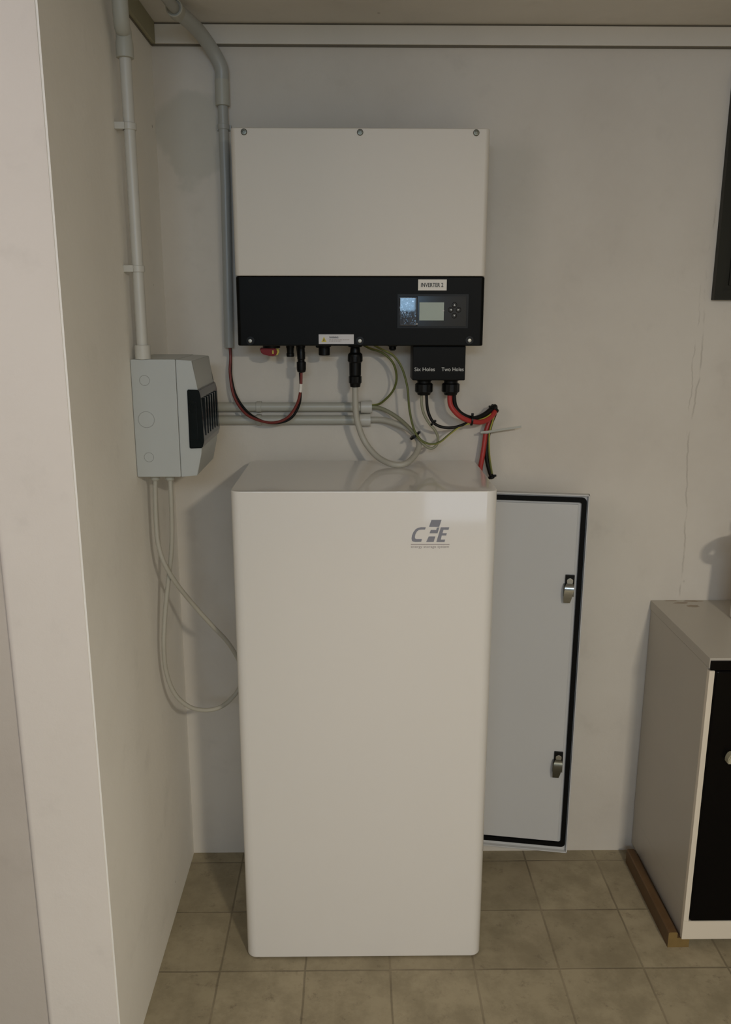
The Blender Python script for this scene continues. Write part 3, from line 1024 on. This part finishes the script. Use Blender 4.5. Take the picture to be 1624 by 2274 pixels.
obj('pipe', Ct(tube(bmesh.new(), [e + dirn * 0.0, e + dirn * 0.02, e + dirn * 0.16, e + dirn * 0.40], 0.0113, 20), c2), M['pvc_cool'], con2)
zk = at(497, 282, RY).z
b = bmesh.new()
lathe(b, [(-0.006, 0.0126), (-0.005, 0.0134), (0.005, 0.0134), (0.006, 0.0126)], (rx, RY, zk), (0, 0, 1), 24)
box(b, rx - 0.017, rx + 0.017, -0.008, 0.0, zk - 0.006, zk + 0.006, 0.001)
obj('pipe_clip', Ct(b, c2), M['pvc_cool'], con2)

# two horizontal conduits on the back wall
for k, (pyl, lab) in enumerate(((903.5, 'upper of two horizontal grey conduits on the back wall behind the cable loops'),
                                (932.5, 'lower of two horizontal grey conduits on the back wall behind the cable loops'))):
    HYc = -0.0165
    zp = at(640, pyl, HYc).z
    xe = at(826 - 3 * k, pyl, HYc).x
    h = thing('conduit', lab, 'conduit', (XL, HYc, zp), group='horizontal conduits')
    ho = Vector((XL, HYc, zp))
    obj('pipe', Ct(tube(bmesh.new(), [(XL + 0.001, HYc, zp), ((XL + xe) / 2, HYc, zp), (xe - 0.01, HYc, zp)], 0.0113, 24), ho), M['pvc'], h)
    obj('socket', Ct(lathe(bmesh.new(), [(-0.028, 0.0120), (-0.027, 0.0150), (-0.004, 0.0160), (0.0, 0.0160), (0.0, 0.0120), (-0.008, 0.0110)], (xe, HYc, zp), (1, 0, 0), 28), ho), M['pvc_light'], h)
    xk = at(575, pyl, HYc).x
    b = bmesh.new()
    lathe(b, [(-0.0065, 0.0126), (-0.0055, 0.0132), (0.0055, 0.0132), (0.0065, 0.0126)], (xk, HYc, zp), (1, 0, 0), 24)
    s_ = 1 if k == 0 else -1
    box(b, xk - 0.0065, xk + 0.0065, -0.012, 0.0, zp - 0.0128, zp + 0.0128, 0.001)
    obj('pipe_clip', Ct(b, ho), M['pvc'], h)

# ------------------------------------------------------------------ cables
def cable(name, label, pts, r, m, cat='cable', n=14, seg=12, group=None, earth=False, parts=None):
    pts = [Vector(p) for p in pts]
    base = pts[0].copy()
    bm = tube(bmesh.new(), [p - base for p in spline(pts, n)], r, seg, around=earth, twist=9.0)
    if parts:
        t_ = thing(name, label, cat, base, group=group)
        obj('jacket', bm, m, t_, 60)
        for f in parts:
            f(t_, base)
        return t_
    o_ = obj(name, bm, m, None, 60)
    o_.location = base
    return tag(o_, label, cat, group)


# solar pair
sy = CY
x_s = p2.x


SOLAR = [Vector(p) for p in [(rxb, RY - 0.003, rz0 + 0.03), at(512, 790, -0.022), at(511, 830, -0.03), at(520, 880, -0.042), at(545, 918, -0.055), at(580, 935, -0.066), at(612, 938, -0.073), at(640, 926, -0.077), at(660, 897, -0.080), at(668, 862, -0.084), (x_s, sy, IZ0 - 0.05)]]


def mc4(t_, base):
    prof = [(0.0, 0.0080), (-0.004, 0.0096), (-0.020, 0.0096), (-0.0215, 0.0080), (-0.026, 0.0080), (-0.027, 0.0112), (-0.044, 0.0112), (-0.050, 0.0098), (-0.052, 0.0060)]
    bm = lathe(bmesh.new(), prof, Vector((x_s, sy, IZ0 - 0.013)) - base, (0, 0, 1), 20)
    o_ = obj('plug', bm, M['black'], t_)
    o_['label'] = 'black solar plug'
    zt_, zb_ = at(668, 851, sy).z, at(667, 871, sy).z
    seg_ = [p - base for p in spline(SOLAR, 14) if zb_ <= p.z <= zt_ and p.x > -0.2]
    bm = tube(bmesh.new(), seg_, 0.0043, 16)
    o_ = obj('marker_sleeve', bm, M['sticker'], t_)
    o_['label'] = 'white marker sleeve'


ystart = RY - 0.004
cable('solar_cable', 'dark red solar cable looping from the conduit end to the black plug under the inverter',
      SOLAR,
      0.0033, M['cab_darkred'], parts=[mc4])
cable('solar_cable', 'black solar cable running behind the dark red cable of the left loop',
      [(rxb + 0.003, RY + 0.001, rz0 + 0.03), at(513, 795, -0.014), at(514, 838, -0.020), at(525, 880, -0.030), at(551, 916, -0.042), at(585, 936, -0.056), at(618, 939, -0.066), at(647, 928, -0.069), at(664, 900, -0.070), at(668, 870, -0.072), at(667, 835, -0.066), at(664, 800, -0.055), (at(660, 770, -0.05).x, -0.05, IZ0 + 0.004)],
      0.0032, M['cab_black'])


# thick grid cable with its plug
def acplug(t_, base):
    o0 = Vector((ACX, CY, IZ0 - 0.021)) - base
    bm = lathe(bmesh.new(), [(0.004, 0.0120), (0.0, 0.0165), (-0.003, 0.0175), (-0.018, 0.0170), (-0.021, 0.0145), (-0.050, 0.0140), (-0.052, 0.0125)], o0, (0, 0, 1), 28)
    ribbed(bm, o0, (0, 0, -1), 0.004, 0.019, 0.0178, 14, 0.06)
    ribbed(bm, o0, (0, 0, -1), 0.051, 0.070, 0.0155, 12, 0.06)
    lathe(bm, [(-0.069, 0.0135), (-0.078, 0.0120), (-0.079, 0.0080)], o0, (0, 0, 1), 24)
    o_ = obj('plug', bm, M['black'], t_)
    o_['label'] = 'black ribbed grid plug'


xcon = at(818, 932, -0.0165)
cable('power_cable', 'thick light grey power cable looping from the black ribbed plug back to the lower conduit',
      [(ACX, CY, IZ0 - 0.09), at(790, 905, CY), at(795, 940, CY), at(810, 980, CY), at(838, 1014, -0.105), at(872, 1031, -0.136), at(900, 1030, -0.136), at(921, 1012, -0.105), at(931, 990, -0.078), at(926, 972, -0.062), at(905, 952, -0.05), at(875, 939, -0.035), at(845, 932, -0.022), (xcon.x - 0.02, -0.0165, xcon.z - 0.001)],
      0.0073, M['cab_grey'], n=14, seg=16, parts=[acplug])
xc1 = at(818, 903, -0.0165)
sig = cable('signal_cable', 'thin grey-green signal cable with small loop between left gland and upper conduit',
            [GL[0] + Vector((-0.006, 0, 0.008)), at(937, 900, GY), at(943, 922, GY), at(955, 942, GY), at(966, 955, GY), at(973, 972, GY), at(970, 988, GY), at(958, 996, GY), at(945, 990, GY), at(932, 976, -0.079), at(912, 953, -0.070), at(888, 931, -0.050), at(862, 914, -0.035), at(838, 905, -0.023), (xc1.x - 0.02, -0.0165, xc1.z)],
            [0.0033] * 115 + [0.0033 + 0.0017 * k / 40 for k in range(41)] + [0.0050] * 41, M['cab_thin'])
cable('earth_cable', 'yellow-green earth wire arching from under the inverter to the upper horizontal conduit',
      [at(806, 765, -0.055), at(822, 774, -0.058), at(850, 784, -0.060), at(873, 806, -0.060), at(881, 838, -0.055), at(874, 866, -0.045), at(855, 888, -0.034), at(836, 899, -0.024), (xc1.x - 0.02, -0.017, xc1.z + 0.004)],
      0.0028, M['cab_earth'], earth=True)
cable('earth_cable', 'long yellow-green earth wire falling from the inverter past the loops to the red cables',
      [at(828, 765, -0.075), at(848, 776, -0.078), at(874, 790, -0.080), at(893, 818, -0.082), at(905, 860, -0.084), at(909, 905, -0.085), at(917, 945, -0.086), at(928, 969, -0.088), at(943, 982, -0.090), at(960, 986, -0.090), at(978, 981, -0.090), at(1000, 963, -0.086), at(1022, 947, -0.080), at(1048, 938, -0.072), at(1078, 928, -0.055), at(1098, 916, -0.040), at(1094, 935, -0.035), at(1087, 960, -0.034), at(1086, 990, -0.034), at(1088, 1020, -0.034), at(1093, 1052, -0.034)],
      0.0026, M['cab_earth'], earth=True)
cable('signal_cable', 'thin black cable curving from the left gland of the terminal box to the red cables',
      [GL[0] + Vector((0.006, -0.002, 0.008)), at(949, 903, GY - 0.002), at(955, 925, GY - 0.002), at(966, 941, GY - 0.002), at(985, 949, GY), at(1010, 949, -0.082), at(1034, 941, -0.076), at(1052, 933, -0.066), at(1076, 924, -0.052), at(1097, 908, -0.036), at(1094, 900, -0.022)],
      0.0036, M['cab_black'])
cable('battery_cable', 'thick red battery cable from the right gland bending down beside the cabinet top',
      [GL[1] + Vector((-0.002, -0.002, 0.01)), at(1000, 895, GY - 0.002), at(1008, 911, GY - 0.002), at(1024, 926, -0.084), at(1045, 935, -0.076), at(1070, 937, -0.064), at(1090, 927, -0.050), at(1100, 912, -0.038), at(1098, 918, -0.028), at(1088, 935, -0.026), at(1080, 958, -0.028), at(1076, 985, -0.030), at(1072, 1012, -0.032), at(1067, 1040, -0.032), at(1064, 1075, -0.030), at(1064, 1110, -0.028)],
      0.0062, M['cab_red'], seg=16)
cable('battery_cable', 'thick black battery cable above and beside the red battery cable on the right',
      [GL[1] + Vector((0.007, 0.004, 0.01)), at(1010, 898, -0.078), at(1020, 915, -0.076), at(1036, 925, -0.072), at(1054, 929, -0.064), at(1075, 921, -0.052), at(1092, 908, -0.042), at(1100, 903, -0.034), at(1099, 918, -0.026), at(1091, 938, -0.024), at(1085, 962, -0.024), at(1081, 990, -0.026), at(1082, 1020, -0.028), at(1088, 1046, -0.028), at(1094, 1062, -0.026)],
      0.0058, M['cab_black'], seg=16)


# cable ties
def tie(c, ax, r, label, m, tail=None, wd=0.0022):
    """loop round a bundle + head (+ tail)"""
    c = Vector(c)
    t_ = thing('cable_tie', label, 'cable tie', c)
    A = Vector(ax).normalized()
    bm = lathe(bmesh.new(), [(-wd, r), (-wd, r + 0.0012), (wd, r + 0.0012), (wd, r)], (0, 0, 0), A, 20)
    obj('strap', bm, m, t_)
    side = A.cross(Vector((0, 1, 0))).normalized()
    bm = bmesh.new()
    box(bm, -0.003, 0.003, -0.0026, 0.0026, -0.0026, 0.0026, 0.0006)
    bmesh.ops.translate(bm, verts=bm.verts, vec=side * (r + 0.002) + Vector((0, -0.001, 0)))
    obj('tie_head', bm, m, t_)
    if tail:
        pts = [Vector(p) - c for p in tail]
        bm = bmesh.new()
        w_ = 0.0026
        fr_ = []
        for p in pts:
            fr_.append([bm.verts.new(p + Vector(d)) for d in ((0, -0.0006, -w_), (0, -0.0006, w_), (0, 0.0006, w_), (0, 0.0006, -w_))])
        for i in range(len(fr_) - 1):
            for k_ in range(4):
                bm.faces.new((fr_[i][k_], fr_[i][(k_ + 1) % 4], fr_[i + 1][(k_ + 1) % 4], fr_[i + 1][k_]))
        bm.faces.new(fr_[0])
        bm.faces.new(fr_[-1][::-1])
        obj('tie_tail', bm, m, t_)
    return t_


c0 = at(921, 968, -0.070)
tie(c0, (0.62, 0.0, -0.78), 0.0125, 'black cable tie round the grey cables at the top of the big loop', M['black'], wd=0.0026)
tie(at(961, 940, GY - 0.001), (0.7, 0, -0.7), 0.0060, 'small black cable tie joining the thin black and grey cables below the terminal box', M['black'])
tie(at(1048, 933, -0.070), (1.0, 0, -0.1), 0.0125, 'black cable tie round the red and black cables under the right gland', M['black'])
tie(at(1098, 909, -0.037), (0.5, 0.3, 0.8), 0.0110, 'black cable tie where the red and black cables turn down at the wall', M['black'], tail=[at(1096, 906, -0.05), at(1092, 904, -0.054), at(1088, 905, -0.056)])
tie(at(1092, 1059, -0.028), (0.35, 0, -0.9), 0.0075, 'black cable tie at the lower end of the black cable beside the cabinet', M['black'])
tie(at(1081, 959, -0.028), (0.12, 0, -1), 0.0125, 'pale cable tie with a long straight tail pointing right', M['zip_white'],
    tail=[at(1068, 960, -0.046), at(1082, 959, -0.046), at(1096, 957, -0.044), at(1120, 953, -0.042), at(1142, 950, -0.042), at(1158, 947.5, -0.042)])

# cables from the breaker box to the back of the battery cabinet
ky = -0.325
cable('supply_cable', 'grey cable from the left gland of the breaker box slanting across to the battery cabinet',
      [KG[0] + Vector((0, 0, 0.008)), at(345, 1100, ky), at(347, 1160, ky), at(352, 1210, -0.328), at(367, 1255, -0.326), at(395, 1300, -0.304), at(430, 1343, -0.265), at(470, 1388, -0.235), at(505, 1425, -0.205), at(528, 1462, -0.18), at(545, 1500, -0.16)],
      0.0052, M['cab_grey'], group=None)
cable('supply_cable', 'grey cable hanging in a deep loop from the breaker box\'s right gland',
      [KG[1] + Vector((0, 0, 0.008)), at(380, 1100, ky), at(382, 1160, -0.318), at(381, 1220, -0.308), at(374, 1290, -0.302), at(367, 1360, -0.304), at(364, 1430, -0.312), at(369, 1490, -0.305), at(388, 1540, -0.295), at(420, 1569, -0.28), at(456, 1577, -0.26), at(490, 1570, -0.24), at(520, 1545, -0.215), at(545, 1505, -0.19)],
      0.0052, M['cab_grey'], group=None)

# ------------------------------------------------------------------ appliance at the right edge
AX0, AX1, AY, AZ0, AZ1 = 0.7890, 1.36, -0.386, 0.0275, 0.7600
ap = thing('kitchen_appliance', 'white appliance with black front door and stained white top at the right edge', 'appliance', (AX0, 0.0, AZ0))
ao = Vector((AX0, 0.0, AZ0))


def At(bm):
    bmesh.ops.translate(bm, verts=bm.verts, vec=-ao)
    return bm


obj('side_panel', At(nb(AX0 + 0.001, AX1, -0.374, -0.004, 0.118, 0.7335, 0.001)), M['appl_white'], ap)
obj('base_panel', At(nb(AX0 + 0.002, AX1, -0.374, -0.004, AZ0, 0.1165, 0.001)), M['appl_white'], ap)
b = bmesh.new()
box(b, AX0 - 0.001, AX1 + 0.003, AY, -0.001, 0.735, AZ1, 0.0015)
tp = obj('top', At(b), M['appl_white'], ap)
obj('top_edge_strip', At(nb(AX0 + 0.001, AX1, AY - 0.004, AY + 0.002, 0.7325, 0.7545, 0.001)), M['appl_black'], ap)
b = bmesh.new()
box(b, AX0 + 0.001, AX0 + 0.0135, AY, -0.373, 0.0785, 0.7290, 0.001)
box(b, AX0 + 0.001, AX1, AY, -0.373, AZ0, 0.078, 0.001)
obj('front_frame', At(b), M['appl_trim'], ap)
b = nb(AX0 + 0.0145, AX1 - 0.012, AY - 0.004, -0.374, 0.080, 0.7310, 0.006, 3)
dd = obj('door', At(b), M['appl_black'], ap)
dd['label'] = 'black appliance door'
ph = at(1617, 1690, AY - 0.02)
b = bmesh.new()
prism(b, [(ph.x, ph.z - 0.008), (ph.x + 0.10, ph.z - 0.008), (ph.x + 0.10, ph.z + 0.016), (ph.x + 0.006, ph.z + 0.016), (ph.x, ph.z + 0.004)], 'y', AY - 0.022, AY - 0.003)
bmesh.ops.bevel(b, geom=list(b.edges), offset=0.002, segments=2, affect='EDGES')
obj('door_handle', At(b), M['brass'], dd)
# stain and scratch marks on the worn top and side
b = bmesh.new()
for k, (px, py, w, h) in enumerate(((1492, 1334, 0.018, 0.004), (1512, 1339, 0.022, 0.006), (1540, 1335, 0.024, 0.006), (1540, 1346, 0.016, 0.008))):
    d = _fw + _r * ((px - IW / 2) / FPX) - _u * ((py - IH / 2) / FPX)
    p = CAM + d * ((AZ1 - CAM.z) / d.z)
    pts = []
    for a in range(14):
        an = 2 * math.pi * a / 14
        rr = 1 + random.uniform(-0.3, 0.3)
        pts.append((min(p.x + w * rr * math.cos(an), AX1) - ao.x, min(p.y + h * rr * math.sin(an), -0.003) - ao.y))
    prism(b, pts, 'z', AZ1 - 0.0002 - ao.z, AZ1 + 0.0002 + 0.00006 * k - ao.z)
obj('stain', b, mat('brown_stain', (0.40, 0.33, 0.25), 0.7, noise=0.3, nscale=80), tp, 0)

# wooden L-shaped batten carrying the appliance
BTX = 0.760
b = bmesh.new()
prism(b, [(BTX, 0.0), (0.812, 0.0), (0.812, 0.0268), (BTX + 0.022, 0.0268), (BTX + 0.022, 0.040), (BTX + 0.019, 0.0425), (BTX + 0.003, 0.0425), (BTX, 0.040)], 'y', -0.380, -0.055)
for f in b.faces:
    if abs(f.normal.y) > 0.9 or all(abs(v.co.y + 0.380) < 1e-5 for v in f.verts):
        f.material_index = 1
bmesh.ops.translate(b, verts=b.verts, vec=(-BTX, 0.2, 0))
o = obj('wooden_batten', b, None, None, 20, [M['batten'], M['batten_end']])
o.location = (BTX, -0.2, 0.0)
tag(o, 'brown L-shaped wooden batten on the floor under the appliance\'s left side', 'wood batten')

# white jug on the appliance
JX, JY = 1.013, -0.150
jg = thing('jug', 'white plastic jug standing on the appliance top, mostly cut off by the photo\'s right edge', 'jug', (JX, JY, AZ1 + 0.0003))
b = lathe(bmesh.new(), [(0.0, 0.068), (0.003, 0.072), (0.05, 0.0715), (0.15, 0.0700), (0.185, 0.068), (0.210, 0.056), (0.225, 0.040), (0.235, 0.028), (0.250, 0.027)], (0, 0, 0), (0, 0, 1), 36)
obj('body', b, M['jug'], jg)
obj('cap', ribbed(bmesh.new(), (0, 0, 0.248), (0, 0, 1), 0.0, 0.022, 0.032, 18, 0.05), M['appl_trim'], jg)
b = tube(bmesh.new(), spline([(-0.020, -0.030, 0.232), (-0.050, -0.050, 0.236), (-0.082, -0.062, 0.222), (-0.084, -0.060, 0.200), (-0.060, -0.040, 0.185), (-0.045, -0.030, 0.180)], 6), 0.012, 14)
obj('handle', b, M['jug'], jg)
